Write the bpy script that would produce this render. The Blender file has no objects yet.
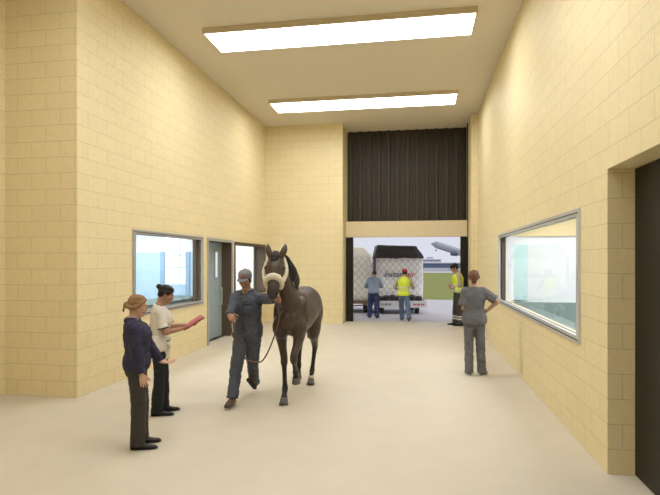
import bpy, bmesh, math, random
import numpy as np
from mathutils import Vector, Matrix, noise, Quaternion
random.seed(7)
scene = bpy.context.scene
COL = scene.collection
PI = math.pi
def V(*a): return Vector(a)
def rad(d): return d*PI/180
def lin(c): return tuple((x/12.92 if x <= .04045 else ((x+.055)/1.055)**2.4) for x in c)
def rgb(r, g, b): return lin((r/255, g/255, b/255))

# ------------------------------------------------------------------ materials
MATS = {}
def pbr(name, col, rough=.7, var=.06, nscale=30., bump=0., bscale=200., spec=.3, metal=0., sheen=0.):
    if name in MATS: return MATS[name]
    m = bpy.data.materials.new(name); m.use_nodes = True
    nt = m.node_tree; N = nt.nodes; L = nt.links
    b = N['Principled BSDF']
    b.inputs['Roughness'].default_value = rough
    b.inputs['Specular IOR Level'].default_value = spec
    b.inputs['Metallic'].default_value = metal
    if sheen: b.inputs['Sheen Weight'].default_value = sheen
    tc = N.new('ShaderNodeTexCoord')
    nz = N.new('ShaderNodeTexNoise'); nz.inputs['Scale'].default_value = nscale; nz.inputs['Detail'].default_value = 4
    L.new(tc.outputs['Object'], nz.inputs['Vector'])
    mx = N.new('ShaderNodeMix'); mx.data_type = 'RGBA'
    mx.inputs['A'].default_value = (*[max(0, c*(1-var)) for c in col], 1)
    mx.inputs['B'].default_value = (*[min(1, c*(1+var)) for c in col], 1)
    L.new(nz.outputs['Fac'], mx.inputs['Factor'])
    L.new(mx.outputs['Result'], b.inputs['Base Color'])
    if bump:
        n2 = N.new('ShaderNodeTexNoise'); n2.inputs['Scale'].default_value = bscale; n2.inputs['Detail'].default_value = 3
        L.new(tc.outputs['Object'], n2.inputs['Vector'])
        bp = N.new('ShaderNodeBump'); bp.inputs['Strength'].default_value = bump; bp.inputs['Distance'].default_value = .01
        L.new(n2.outputs['Fac'], bp.inputs['Height']); L.new(bp.outputs['Normal'], b.inputs['Normal'])
    MATS[name] = m
    return m
def emit(name, col, strength):
    m = bpy.data.materials.new(name); m.use_nodes = True
    nt = m.node_tree; nt.nodes.clear()
    e = nt.nodes.new('ShaderNodeEmission'); e.inputs['Color'].default_value = (*col, 1); e.inputs['Strength'].default_value = strength
    o = nt.nodes.new('ShaderNodeOutputMaterial'); nt.links.new(e.outputs[0], o.inputs[0])
    return m
def glass_mat(name, tint=(1, 1, 1), top=.22):
    m = bpy.data.materials.new(name); m.use_nodes = True
    nt = m.node_tree; nt.nodes.clear(); N = nt.nodes; L = nt.links
    t = N.new('ShaderNodeBsdfTransparent'); t.inputs[0].default_value = (*tint, 1)
    g = N.new('ShaderNodeBsdfGlossy'); g.inputs['Roughness'].default_value = .02
    lw = N.new('ShaderNodeLayerWeight'); lw.inputs['Blend'].default_value = .5
    pw = N.new('ShaderNodeMath'); pw.operation = 'POWER'; pw.inputs[1].default_value = 5; L.new(lw.outputs['Facing'], pw.inputs[0])
    mr = N.new('ShaderNodeMapRange'); mr.inputs['To Min'].default_value = .04; mr.inputs['To Max'].default_value = top
    L.new(pw.outputs[0], mr.inputs['Value'])
    mx = N.new('ShaderNodeMixShader'); o = N.new('ShaderNodeOutputMaterial')
    L.new(mr.outputs['Result'], mx.inputs[0]); L.new(t.outputs[0], mx.inputs[1]); L.new(g.outputs[0], mx.inputs[2])
    L.new(mx.outputs[0], o.inputs[0])
    return m
def block_mat():
    m = bpy.data.materials.new('painted_block'); m.use_nodes = True
    nt = m.node_tree; N = nt.nodes; L = nt.links; b = N['Principled BSDF']
    b.inputs['Roughness'].default_value = .55; b.inputs['Specular IOR Level'].default_value = .25
    tc = N.new('ShaderNodeTexCoord'); geo = N.new('ShaderNodeNewGeometry')
    sp = N.new('ShaderNodeSeparateXYZ'); L.new(tc.outputs['Object'], sp.inputs[0])
    sn = N.new('ShaderNodeSeparateXYZ'); L.new(geo.outputs['True Normal'], sn.inputs[0])
    ab = N.new('ShaderNodeMath'); ab.operation = 'ABSOLUTE'; L.new(sn.outputs['X'], ab.inputs[0])
    gt = N.new('ShaderNodeMath'); gt.operation = 'GREATER_THAN'; gt.inputs[1].default_value = .5; L.new(ab.outputs[0], gt.inputs[0])
    mu = N.new('ShaderNodeMix'); mu.data_type = 'FLOAT'
    L.new(gt.outputs[0], mu.inputs['Factor']); L.new(sp.outputs['X'], mu.inputs['A']); L.new(sp.outputs['Y'], mu.inputs['B'])
    cb = N.new('ShaderNodeCombineXYZ'); L.new(mu.outputs['Result'], cb.inputs['X']); L.new(sp.outputs['Z'], cb.inputs['Y'])
    br = N.new('ShaderNodeTexBrick'); L.new(cb.outputs[0], br.inputs['Vector'])
    br.inputs['Scale'].default_value = 1; br.inputs['Brick Width'].default_value = .447; br.inputs['Row Height'].default_value = .2235
    br.inputs['Mortar Size'].default_value = .0036; br.inputs['Mortar Smooth'].default_value = .3; br.inputs['Bias'].default_value = 0
    br.offset = .5; br.squash = 1
    br.inputs['Color1'].default_value = (*WALL, 1)
    br.inputs['Color2'].default_value = (*[c*.97 for c in WALL], 1)
    br.inputs['Mortar'].default_value = (*[c*.70 for c in WALL], 1)
    nz = N.new('ShaderNodeTexNoise'); nz.inputs['Scale'].default_value = 22; nz.inputs['Detail'].default_value = 5
    L.new(tc.outputs['Object'], nz.inputs['Vector'])
    mr = N.new('ShaderNodeMapRange'); mr.inputs['To Min'].default_value = .9; mr.inputs['To Max'].default_value = 1.08
    L.new(nz.outputs['Fac'], mr.inputs['Value'])
    ml = N.new('ShaderNodeMix'); ml.data_type = 'RGBA'; ml.blend_type = 'MULTIPLY'; ml.inputs['Factor'].default_value = 1
    L.new(br.outputs['Color'], ml.inputs['A']); L.new(mr.outputs['Result'], ml.inputs['B'])
    L.new(ml.outputs['Result'], b.inputs['Base Color'])
    n2 = N.new('ShaderNodeTexNoise'); n2.inputs['Scale'].default_value = 90; n2.inputs['Detail'].default_value = 4
    L.new(tc.outputs['Object'], n2.inputs['Vector'])
    sb = N.new('ShaderNodeMath'); sb.operation = 'MULTIPLY_ADD'; sb.inputs[1].default_value = -1.3; L.new(br.outputs['Fac'], sb.inputs[0]); L.new(n2.outputs['Fac'], sb.inputs[2])
    bp = N.new('ShaderNodeBump'); bp.inputs['Strength'].default_value = .35; bp.inputs['Distance'].default_value = .006
    L.new(sb.outputs[0], bp.inputs['Height']); L.new(bp.outputs['Normal'], b.inputs['Normal'])
    return m
WALL = (.82, .70, .425)
M_block = block_mat()
M_floor = pbr('sealed_concrete_floor', (.61, .55, .445), .55, .07, 2.2, .06, 60, .3)
M_ceil = pbr('ceiling_plaster', (.70, .64, .525), .85, .04, 12, .1, 120, .1)
M_alu = pbr('satin_aluminium', (.42, .42, .43), .4, .06, 40, 0, 1, .5, .35)
M_alul = pbr('pale_aluminium', (.6, .62, .66), .35, .05, 40, 0, 1, .5, .4)
M_bronze = pbr('bronze_reveal', (.115, .085, .058), .5, .12, 8)
M_bluedoor = pbr('blue_door_paint', (.30, .38, .42), .45, .1, 6)
M_dark = pbr('dark_brown_door_paint', (.012, .009, .007), .45, .2, 10)
M_rib = pbr('dark_ribbed_sheet', (.048, .037, .026), .5, .12, 10)
M_beam = pbr('cream_lintel_paint', (.66, .55, .36), .7, .04, 12)
M_tan = pbr('tan_fixture_paint', (.62, .52, .36), .7, .04, 12)
M_lamp = emit('lamp_diffuser', (.975, .988, .985), 11.5)
M_glass = glass_mat('window_glass')
M_white = pbr('white_wall_paint', (.82, .84, .86), .7, .03, 8)
M_pblue = pbr('pale_blue_panel', (.50, .70, .86), .5, .04, 5)
M_mblue = pbr('mid_blue_panel', (.30, .47, .66), .5, .05, 5)
M_cyan = pbr('pale_cyan_panel', (.60, .82, .86), .4, .03, 5)
M_counter = pbr('dark_green_counter', (.10, .15, .14), .5, .2, 9)
M_litwin = emit('daylit_window', (.93, .97, 1.), 1.6)

# ------------------------------------------------------------------ object helpers
def tag(o, label=None, cat=None, group=None, kind=None):
    if label: o['label'] = label
    if cat: o['category'] = cat
    if group: o['group'] = group
    if kind: o['kind'] = kind
    return o
def link_mesh(name, me, mat, parent=None, smooth=False):
    o = bpy.data.objects.new(name, me); COL.objects.link(o)
    if mat is not None and not me.materials: me.materials.append(mat)
    if smooth:
        me.polygons.foreach_set('use_smooth', [True]*len(me.polygons))
    if parent: o.parent = parent
    return o
def obj(name, bm, mat, parent=None, smooth=False):
    bmesh.ops.recalc_face_normals(bm, faces=bm.faces[:])
    me = bpy.data.meshes.new(name); bm.to_mesh(me); bm.free()
    return link_mesh(name, me, mat, parent, smooth)
def empty(name, loc=(0, 0, 0), rz=0):
    o = bpy.data.objects.new(name, None); COL.objects.link(o)
    o.location = loc; o.rotation_euler = (0, 0, rz); o.empty_display_size = .1
    return o
def box(bm, x0, x1, y0, y1, z0, z1, bevel=0.):
    vs = [bm.verts.new((x, y, z)) for x in (x0, x1) for y in (y0, y1) for z in (z0, z1)]
    fs = [(0, 1, 3, 2), (4, 6, 7, 5), (0, 4, 5, 1), (2, 3, 7, 6), (0, 2, 6, 4), (1, 5, 7, 3)]
    faces = [bm.faces.new([vs[i] for i in f]) for f in fs]
    if bevel:
        es = list({e for f in faces for e in f.edges})
        bmesh.ops.bevel(bm, geom=es, offset=bevel, segments=2, affect='EDGES', profile=.5)
    return vs
def boxes(name, lst, mat, parent=None, bevel=0.):
    bm = bmesh.new()
    for b in lst: box(bm, *b, bevel=bevel)
    return obj(name, bm, mat, parent)
def smoothpath(pts, vals, sub):
    if sub <= 1 or len(pts) < 2: return [Vector(p) for p in pts], [tuple(v) for v in vals]
    P, R = [], []
    n = len(pts)
    for i in range(n-1):
        p0, p1, p2, p3 = pts[max(i-1, 0)], pts[i], pts[i+1], pts[min(i+2, n-1)]
        r0, r1, r2, r3 = vals[max(i-1, 0)], vals[i], vals[i+1], vals[min(i+2, n-1)]
        for k in range(sub):
            t = k/sub; t2 = t*t; t3 = t2*t
            c = (-.5*t3+t2-.5*t, 1.5*t3-2.5*t2+1, -1.5*t3+2*t2+.5*t, .5*t3-.5*t2)
            P.append(p0*c[0]+p1*c[1]+p2*c[2]+p3*c[3])
            R.append(tuple(max(.0005, a*c[0]+b*c[1]+d*c[2]+e*c[3]) for a, b, d, e in zip(r0, r1, r2, r3)))
    P.append(Vector(pts[-1])); R.append(tuple(vals[-1]))
    return P, R
def tube(bm, pts, radii, ref=(0, 1, 0), seg=16, sub=4, caps=True, power=2., flat=False):
    """closed loft along pts; radii are (side, front) half sizes, front is along ref"""
    pts = [Vector(p) for p in pts]
    radii = [r if isinstance(r, (tuple, list)) else (r, r) for r in radii]
    P, R = smoothpath(pts, radii, sub)
    ref = Vector(ref); rings = []
    n = len(P)
    def frame(i):
        T = (P[min(i+1, n-1)]-P[max(i-1, 0)]).normalized()
        b = ref-T*ref.dot(T)
        if b.length < 1e-3: b = T.orthogonal()
        b.normalize(); a = b.cross(T)
        return T, a, b
    def ring(c, a, b, ra, rb):
        out = []
        for k in range(seg):
            th = 2*PI*k/seg; cx, sy = math.cos(th), math.sin(th)
            if power != 2:
                cx = math.copysign(abs(cx)**(2/power), cx); sy = math.copysign(abs(sy)**(2/power), sy)
            out.append(bm.verts.new(c+a*(ra*cx)+b*(rb*sy)))
        return out
    T0, a0, b0 = frame(0); m = min(R[0])
    v0 = bm.verts.new(P[0]-T0*(0 if flat else m))
    if not flat:
        for off, s in ((.87, .5), (.5, .87)): rings.append(ring(P[0]-T0*m*off, a0, b0, R[0][0]*s, R[0][1]*s))
    for i in range(n):
        T, a, b = frame(i); rings.append(ring(P[i], a, b, *R[i]))
    T1, a1, b1 = frame(n-1); m = min(R[-1])
    if not flat:
        for off, s in ((.5, .87), (.87, .5)): rings.append(ring(P[-1]+T1*m*off, a1, b1, R[-1][0]*s, R[-1][1]*s))
    v1 = bm.verts.new(P[-1]+T1*(0 if flat else m))
    for r0, r1 in zip(rings[:-1], rings[1:]):
        for k in range(seg):
            bm.faces.new((r0[k], r0[(k+1) % seg], r1[(k+1) % seg], r1[k]))
    if caps:
        for k in range(seg):
            bm.faces.new((v0, rings[0][(k+1) % seg], rings[0][k]))
            bm.faces.new((v1, rings[-1][k], rings[-1][(k+1) % seg]))
def ellipsoid(bm, c, r, R=None, seg=16, rings=10):
    mat = Matrix.Translation(Vector(c)) @ (R.to_4x4() if R is not None else Matrix()) @ Matrix.Diagonal((*r, 1))
    bmesh.ops.create_uvsphere(bm, u_segments=seg, v_segments=rings, radius=1, matrix=mat)
def fuse(name, bm, mat, parent, voxel=.008, smooth=4, fac=.5, fn=None, deci=None):
    """union of the overlapping closed shells as one continuous smooth surface"""
    bmesh.ops.recalc_face_normals(bm, faces=bm.faces[:])
    me = bpy.data.meshes.new(name+'_tmp'); bm.to_mesh(me); bm.free()
    o = bpy.data.objects.new('tmp', me); COL.objects.link(o)
    r = o.modifiers.new('r', 'REMESH'); r.mode = 'VOXEL'; r.voxel_size = voxel
    s = o.modifiers.new('s', 'SMOOTH'); s.factor = fac; s.iterations = smooth
    if deci:
        d = o.modifiers.new('d', 'DECIMATE'); d.ratio = deci
    dg = bpy.context.evaluated_depsgraph_get()
    new = bpy.data.meshes.new_from_object(o.evaluated_get(dg))
    bpy.data.objects.remove(o); bpy.data.meshes.remove(me)
    new.name = name
    if fn is not None:
        n = len(new.vertices)
        co = np.empty(n*3); new.vertices.foreach_get('co', co); co = co.reshape(-1, 3)
        no = np.empty(n*3); new.vertices.foreach_get('normal', no); no = no.reshape(-1, 3)
        co = fn(co, no)
        new.vertices.foreach_set('co', co.ravel()); new.update()
    new.materials.clear()
    return link_mesh(name, new, mat, parent, True)
def crumple(amp, sx=7., sz=16., seed=0.):
    """soft cloth folds: a few long diagonal creases over a gentle swell"""
    def one(p):
        x, y, z = p
        u = noise.noise((x*sx*.8+seed, y*sx*.8, z*sz*.55+x*4))
        w = noise.noise((x*sx*.9+z*5+seed*2, y*sx*.9-z*3, z*sz*.75))
        return .75*u-1.3*(1-min(1, abs(w)*4.5))**2*.55+.3*noise.noise((x*22, y*22+seed, z*26))
    def fn(co, no):
        return co+no*(amp*np.array([one(p) for p in co]))[:, None]
    return fn
def text_mesh(name, body, size, mat, parent, loc, rot, shear=0., extrude=.004):
    cu = bpy.data.curves.new(name, 'FONT'); cu.body = body; cu.size = size; cu.shear = shear; cu.extrude = extrude; cu.offset = size*.012
    t = bpy.data.objects.new('tmp', cu); COL.objects.link(t)
    dg = bpy.context.evaluated_depsgraph_get()
    me = bpy.data.meshes.new_from_object(t.evaluated_get(dg))
    bpy.data.objects.remove(t)
    me.materials.clear()
    o = link_mesh(name, me, mat, parent); o.location = loc; o.rotation_euler = rot
    return o

# ------------------------------------------------------------------ room shell
XL, XR, YE, ZC = -4.66, 1.665, 15.45, 6.06      # left wall, right wall, end wall, ceiling
YD, YB, XN = 16.15, -3.0, -5.79                # overhead door plane, wall behind the viewer, niche wall
TW = .18
def struct(o): return tag(o, kind='structure')
struct(boxes('floor', [(-6.3, 2.3, YB-.2, YD+.2, -.12, 0)], M_floor))
struct(boxes('ceiling', [(-6.3, 2.3, YB-.2, YD+.75, ZC, ZC+.15)], M_ceil))
W1, DR, W2 = (7.87, 10.70, .965, 2.43), (10.93, 12.55, 0, 2.43), (12.66, 15.40, .95, 2.40)
def wall_with_holes(y0, y1, x0, x1, holes):
    out = []; y = y0
    for a, b, z0, z1 in holes:
        out.append((x0, x1, y, a, 0, ZC))
        if z0 > 0: out.append((x0, x1, a, b, 0, z0))
        out.append((x0, x1, a, b, z1, ZC)); y = b
    out.append((x0, x1, y, y1, 0, ZC))
    return out
struct(boxes('wall_left', wall_with_holes(6.46, YE, XL-TW, XL, [W1, DR, W2])
             + [(XN-.25, XL-TW, 6.46, 6.71, 0, ZC), (XN-.25, XN, YB, 6.46, 0, ZC)], M_block))
WR = (5.72, 11.17, 1.03, 2.455)
struct(boxes('wall_right', wall_with_holes(4.95, 15.1, XR, XR+.28, [WR]) + [(XR, XR+.28, 2.9, 4.95, 2.72, ZC), (XR, XR+.28, YB, 2.9, 0, ZC)], M_block))
struct(boxes('wall_end', [(XL-TW, -2.25, YE, YE+.35, 0, ZC), (-2.7, -2.25, YE+.35, YD+.65, 0, ZC),
                          (1.492, XR+.28, 15.1, YE+.35, 0, ZC), (1.492, 1.95, YE+.35, YD+.65, 0, ZC)], M_block))
struct(boxes('wall_behind', [(-6.3, 2.3, YB-.25, YB, 0, ZC)], M_block))

def window(name, y0, y1, z0, z1, xs, side, fw, depth, mframe, mrev, gx, label=None):
    """xs wall face, side +1 when the room is to +x of the wall"""
    root = struct(empty(name, (xs, (y0+y1)/2, z0)))
    def loc(l): return [(a-xs, b-xs, c-(y0+y1)/2, d-(y0+y1)/2, e-z0, f_-z0) for a, b, c, d, e, f_ in l]
    def xx(a, b): return (min(xs+a*side, xs+b*side), max(xs+a*side, xs+b*side))
    f0 = xx(-.012, .022)
    boxes('window_frame', loc([(*f0, y0, y1, z1-fw, z1), (*f0, y0, y1, z0, z0+fw), (*f0, y0, y0+fw, z0+fw, z1-fw), (*f0, y1-fw, y1, z0+fw, z1-fw)]), mframe, root, .004)
    r0 = xx(-depth, -.012); t = .035
    boxes('window_reveal', loc([(*r0, y0+.005, y0+fw*.7, z0+t, z1-t), (*r0, y1-fw*.7, y1-.005, z0+t, z1-t), (*r0, y0+.005, y1-.005, z1-t, z1-.005)]), mrev, root)
    boxes('window_sill', loc([(*xx(-depth, -.012), y0+.005, y1-.005, z0+.005, z0+t)]), M_alul, root)
    k0 = xx(.022, .026)
    boxes('frame_gasket', loc([(*k0, y0+.02, y1-.02, z1-fw*.62, z1-fw*.50), (*k0, y0+.02, y1-.02, z0+fw*.40, z0+fw*.52)]), M_dark, root)
    g = xx(gx-.006, gx)
    b0 = xx(gx-.03, gx+.02)
    boxes('glazing_bead', loc([(*b0, y0+fw*.7, y1-fw*.7, z1-t-.035, z1-t), (*b0, y0+fw*.7, y1-fw*.7, z0+t, z0+t+.03), (*b0, y0+fw*.7, y0+fw*.7+.03, z0+t+.03, z1-t-.035), (*b0, y1-fw*.7-.03, y1-fw*.7, z0+t+.03, z1-t-.035)]), mrev, root)
    boxes('glass_pane', loc([(*g, y0+fw*.7+.005, y1-fw*.7-.005, z0+t, z1-t)]), M_glass, root)
    return root
window('window_1', *W1, XL, 1, .075, TW-.01, M_alu, M_bronze, -.13)
window('window_2', *W2, XL, 1, .075, .36, M_bronze, M_bronze, -.31)
window('window_3', *WR, XR, -1, .085, .12, M_alul, M_bronze, -.06)

boxes('window_lining', [(.121, .275, 2.68, 2.724, .036, 1.39), (.121, .275, -2.724, -2.68, .036, 1.39)], M_white, bpy.data.objects['window_3'])
# blue door in the left wall
d1 = struct(empty('door_1', (XL, 11.74, 0)))
h = .81
boxes('door_frame', [(-.012, .022, -h, -h+.07, 0, 2.43), (-.012, .022, h-.07, h, 0, 2.43), (-.012, .022, -h+.07, h-.07, 2.36, 2.43)], M_alu, d1, .004)
boxes('door_reveal', [(-.345, -.012, -h+.005, -h+.05, 0, 2.38), (-.345, -.012, h-.05, h-.005, 0, 2.38), (-.345, -.012, -h+.05, h-.05, 2.36, 2.42)], M_bronze, d1)
lf = boxes('door_leaf', [(-.31, -.265, -h+.055, h-.055, .012, 2.355)], M_bluedoor, d1, .004)
boxes('vision_panel', [(-.268, -.255, .30, .44, 1.50, 2.12)], emit('lit_vision_glass', (.95, .97, 1), .85), lf, .003)
boxes('vision_frame', [(-.268, -.25, .27, .30, 1.47, 2.15), (-.268, -.25, .44, .47, 1.47, 2.15), (-.268, -.25, .30, .44, 1.47, 1.50), (-.268, -.25, .30, .44, 2.12, 2.15)], M_alu, lf)
bm = bmesh.new()
tube(bm, [V(-.265, .6, 1.22), V(-.215, .6, 1.22), V(-.205, .6, 1.19), V(-.205, .6, .84), V(-.215, .6, .81), V(-.265, .6, .81)], [.013]*6, ref=(0, 1, 0), seg=10, sub=3)
obj('door_handle', bm, M_alul, lf, True)
# dark door in the right wall recess
d2 = struct(empty('door_2', (XR+.225, 3.92, 0)))
lf = boxes('door_leaf', [(0, .05, -1.03, 1.03, .01, 2.715)], M_dark, d2, .004)
# raised overhead door with its tracks, lintel
d3 = struct(empty('door_3', (-.37, YD, 0)))
bm = bmesh.new()
x = -2.25+.37; hw = 1.492+.37; zz0, zz1 = 3.13, ZC-.002
prof = []; w = .30
xx = x
while xx < hw-.01:
    for dx, dy in ((0, 0), (.05, -.0), (.07, -.06), (.17, -.06), (.19, 0), (.24, 0), (.25, -.02), (.28, -.02), (.29, 0)):
        if xx+dx < hw: prof.append((xx+dx, dy+.42))
    xx += w
prof.append((hw, .42))
fr = [(bm.verts.new((a, b, zz0)), bm.verts.new((a, b, zz1))) for a, b in prof]
bk = [(bm.verts.new((a, .48, zz0)), bm.verts.new((a, .48, zz1))) for a, b in (prof[0], prof[-1])]
for p, q in zip(fr[:-1], fr[1:]): bm.faces.new((p[0], q[0], q[1], p[1]))
bm.faces.new((bk[0][0], bk[1][0], bk[1][1], bk[0][1]))
for a, b in ((fr[0], bk[0]), (fr[-1], bk[1])): bm.faces.new((a[0], b[0], b[1], a[1]))
obj('ribbed_curtain', bm, M_rib, d3)
for sx in (-1, 1):
    xa = -2.236+.372 if sx < 0 else 1.27+.37
    boxes('door_track', [(xa, xa+.222, -.05, .06, 0, 2.64)], M_dark, d3, .004)
boxes('door_guide', [(1.835, 1.858, -.12, -.02, 0, ZC-.01)], M_dark, d3)
struct(boxes('trim_1', [(-2.236, 1.46, YD-.14, YD+.1, 2.645, 3.13)], M_beam))

# ------------------------------------------------------------------ ceiling lights
LX0, LX1 = -3.80, .965
def ceiling_light(y0, y1, label):
    root = empty('ceiling_light', ((LX0+LX1)/2, (y0+y1)/2, ZC)); hw = (LX1-LX0)/2; hy = (y1-y0)/2; z = -.10
    boxes('light_housing', [(-hw, hw, -hy, -hy+.03, z, 0), (-hw, hw, hy-.03, hy, z, 0), (-hw, -hw+.03, -hy+.03, hy-.03, z, 0), (hw-.03, hw, -hy+.03, hy-.03, z, 0)], M_tan, root)
    boxes('light_diffuser', [(-hw+.03, hw-.03, -hy+.03, hy-.03, z+.004, z+.02)], M_lamp, root)
    return tag(root, label, 'light', 'long ceiling light fixtures')
ceiling_light(8.7, 9.58, 'larger, nearer one of the two long rectangular ceiling lights, closest to the viewer')
ceiling_light(12.85, 13.75, 'smaller, farther one of the two long rectangular ceiling lights, next to the dark overhead door')
for i, y in enumerate((4.55, .4)):
    r = ceiling_light(y, y+.88, ('long rectangular ceiling light above the navy-jacketed woman, out of the picture', 'long rectangular ceiling light over the viewer, out of the picture')[i])

# ------------------------------------------------------------------ rooms behind the glass
def side_room(name, x0, x1, y0, y1, zc, mats):
    mw, mf, mc = mats
    t = .08
    struct(boxes('floor_'+name, [(x0, x1, y0, y1, -.1, .0)], mf))
    struct(boxes('ceiling_'+name, [(x0, x1, y0, y1, zc, zc+t)], mc))
    out = [(x0, x1, y1, y1+t, 0, zc), (x0, x1, y0-t, y0, 0, zc)]
    out.append((x0-t, x0, y0, y1, 0, zc) if x0 < -3 else (x1, x1+t, y0, y1, 0, zc))
    struct(boxes('wall_'+name, out, mw))
side_room('viewing_room', -8.6, XL-TW, 6.8, 12.58, 3.1, (M_white, M_counter, M_white))
side_room('office', -8.6, XL-TW, 12.75, 17.2, 3.1, (M_white, M_counter, M_white))
side_room('observation_room', XR+.29, 5.2, 5.1, 13.2, 3.3, (M_white, M_counter, M_white))
def lamp_panel(x0, x1, y0, y1, z, label, s):
    root = empty('ceiling_panel_light', ((x0+x1)/2, (y0+y1)/2, z)); a, b = (x1-x0)/2, (y1-y0)/2
    boxes('panel_frame', [(-a, a, -b, -b+.03, -.06, 0), (-a, a, b-.03, b, -.06, 0), (-a, -a+.03, -b+.03, b-.03, -.06, 0), (a-.03, a, -b+.03, b-.03, -.06, 0)], M_alul, root)
    boxes('panel_diffuser', [(-a+.03, a-.03, -b+.03, b-.03, -.05, -.03)], emit('panel_diffuser_glow', (.95, .98, 1), s), root)
    return tag(root, label, 'light')
lamp_panel(-7.6, -5.6, 8.2, 11.6, 3.1, 'flat ceiling light of the room behind the large left window', 9.)
lamp_panel(-7.6, -5.6, 13.6, 16.4, 3.1, 'flat ceiling light of the room behind the window beside the blue door', 11.)
lamp_panel(2.5, 4.4, 7.0, 12.2, 3.3, 'flat ceiling light of the room behind the right wall window', 7.5)
# left room: pale blue dado panels, bright window, worktop
struct(boxes('trim_2', [(-8.6, -6.62, 12.53, 12.58, 0, 2.12), (-5.92, XL-TW, 12.53, 12.58, 0, 2.12), (-6.5, -5.92, 12.53, 12.58, 0, 1.30)], M_pblue))
struct(boxes('trim_3', [(-6.62, -6.5, 12.50, 12.58, 0, 2.14), (-5.92, -5.80, 12.50, 12.58, 0, 2.14)], M_mblue))
wi = struct(empty('window_4', (-6.2, 12.56, 1.3)))
boxes('glass_pane', [(-.3, .28, -.01, .01, 0, 1.3)], M_litwin, wi)
boxes('window_bars', [(-.3, .28, -.03, -.01, .42, .445), (-.3, .28, -.03, -.01, .74, .76), (.10, .125, -.03, -.01, 0, 1.3), (-.3, .28, -.04, -.01, -.04, .0)], M_pblue, wi)
ct = tag(empty('worktop_counter', (-5.45, 9.6, 0)), 'dark green worktop just inside the large left window', 'counter')
boxes('counter_top', [(-.38, .38, -1.9, 2.2, 1.0, 1.06)], M_counter, ct, .008)
boxes('counter_base', [(-.33, .33, -1.85, 2.15, 0, 1.0)], M_mblue, ct)
# right room: cyan panel and yellow band on the far wall
struct(boxes('trim_4', [(XR+.29, 2.62, 13.14, 13.2, .95, 2.30)], M_cyan))
struct(boxes('trim_5', [(XR+.29, 5.2, 13.12, 13.2, 2.5, 3.3)], pbr('cream_band', (.78, .64, .36), .6, .04, 10)))
struct(boxes('trim_6', [(XR+.29, 5.2, 13.13, 13.2, 0, .90)], pbr('grey_green_dado', (.26, .34, .31), .6, .06, 8)))
ct = tag(empty('observation_counter', (2.3, 8.6, 0)), 'dark green-topped bench just inside the right wall window', 'counter')
boxes('counter_top', [(-.3, .3, -2.8, 3.9, .82, .87)], M_counter, ct, .008)
boxes('counter_base', [(-.26, .26, -2.75, 3.85, 0, .82)], M_mblue, ct)

# ------------------------------------------------------------------ outside
def at(px, py, D):      # a point seen at (px,py) of the photograph, D metres in front of the viewer
    c, s = .98576, .16812
    l = (px-330)/516*D
    return V(-D*s+l*c, D*c+l*s, 1.9+(261-py)*D/516)
M_apron = pbr('apron_concrete', (.47, .46, .48), .8, .08, .8, .05, 20)
M_grass = pbr('airfield_grass', (.20, .225, .055), .9, .28, 2.5, .4, 8)
struct(boxes('apron', [(-60, 60, YD+.2, 26, -.16, -.012)], M_apron))
struct(boxes('taxiway', [(-160, 160, 86, 100, -.2, -.03)], M_apron))
tag(boxes('airfield_grass', [(-160, 160, 26, 86, -.2, -.02)], M_grass), 'green grass of the airfield beyond the concrete apron', 'grass', kind='stuff')
M_bldw = pbr('terminal_white', (.60, .61, .66), .7, .05, .5)
M_bldb = pbr('terminal_blue_glass', (.13, .17, .25), .3, .2, .4)
M_bldg = pbr('terminal_pale_base', (.50, .51, .54), .7, .1, .6)
a = at(443, 272, 96)
tb = tag(empty('terminal_building', (a.x, a.y, 0)), 'long low blue-glazed terminal building along the far edge of the grass', 'building')
boxes('building_base', [(-42, 30, 0, 12, -.05, .6)], M_bldg, tb)
boxes('glazed_facade', [(-42, 30, .3, 12, .6, 1.45)], M_bldb, tb)
boxes('flat_roof', [(-42.2, 30.2, .0, 12, 1.45, 1.6)], M_bldg, tb)
a = at(431, 272, 112)
tb = tag(empty('terminal_block', (a.x, a.y, 0)), 'pale grey flat-roofed block rising behind the blue-glazed terminal', 'building')
boxes('building_wall', [(-2.9, 2.2, 0, 6, -.05, 2.35)], M_bldw, tb)
boxes('roof_plant', [(-.9, .5, 1, 3, 2.35, 2.8)], M_bldg, tb)
boxes('window_band', [(-2.7, 2.0, -.06, 0, 1.9, 2.1)], M_bldb, tb)

# airliner climbing out
pl = tag(empty('airliner', at(445, 247.6, 300)), 'airliner climbing nose-up in the pale sky above the grass', 'airplane')
d = (at(431, 242, 300)-at(466, 253.5, 296)); d.normalize()
pl.rotation_mode = 'QUATERNION'; pl.rotation_quaternion = d.to_track_quat('Y', 'Z')
M_plw = pbr('airliner_paint', (.28, .30, .34), .35, .04, .3); M_pld = pbr('airliner_dark_belly', (.06, .075, .12), .4, .1, .3)
bm = bmesh.new()
tube(bm, [V(0, 8.2, -.45), V(0, 7.2, -.25), V(0, 5.3, .05), V(0, 3, .1), V(0, -16, .1), V(0, -22, .6), V(0, -28, 1.3)], [.25, 1.0, 1.75, 1.95, 1.95, 1.4, .4], ref=(0, 0, 1), seg=24, sub=4)
obj('fuselage', bm, M_plw, pl, True)
bm = bmesh.new()
tube(bm, [V(0, 5.5, -.5), V(0, 3, -.62), V(0, -14, -.62)], [(1.2, 1.2), (1.6, 1.3), (1.6, 1.3)], ref=(0, 0, 1), seg=20, sub=3)
obj('belly', bm, M_pld, pl, True)
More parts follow.
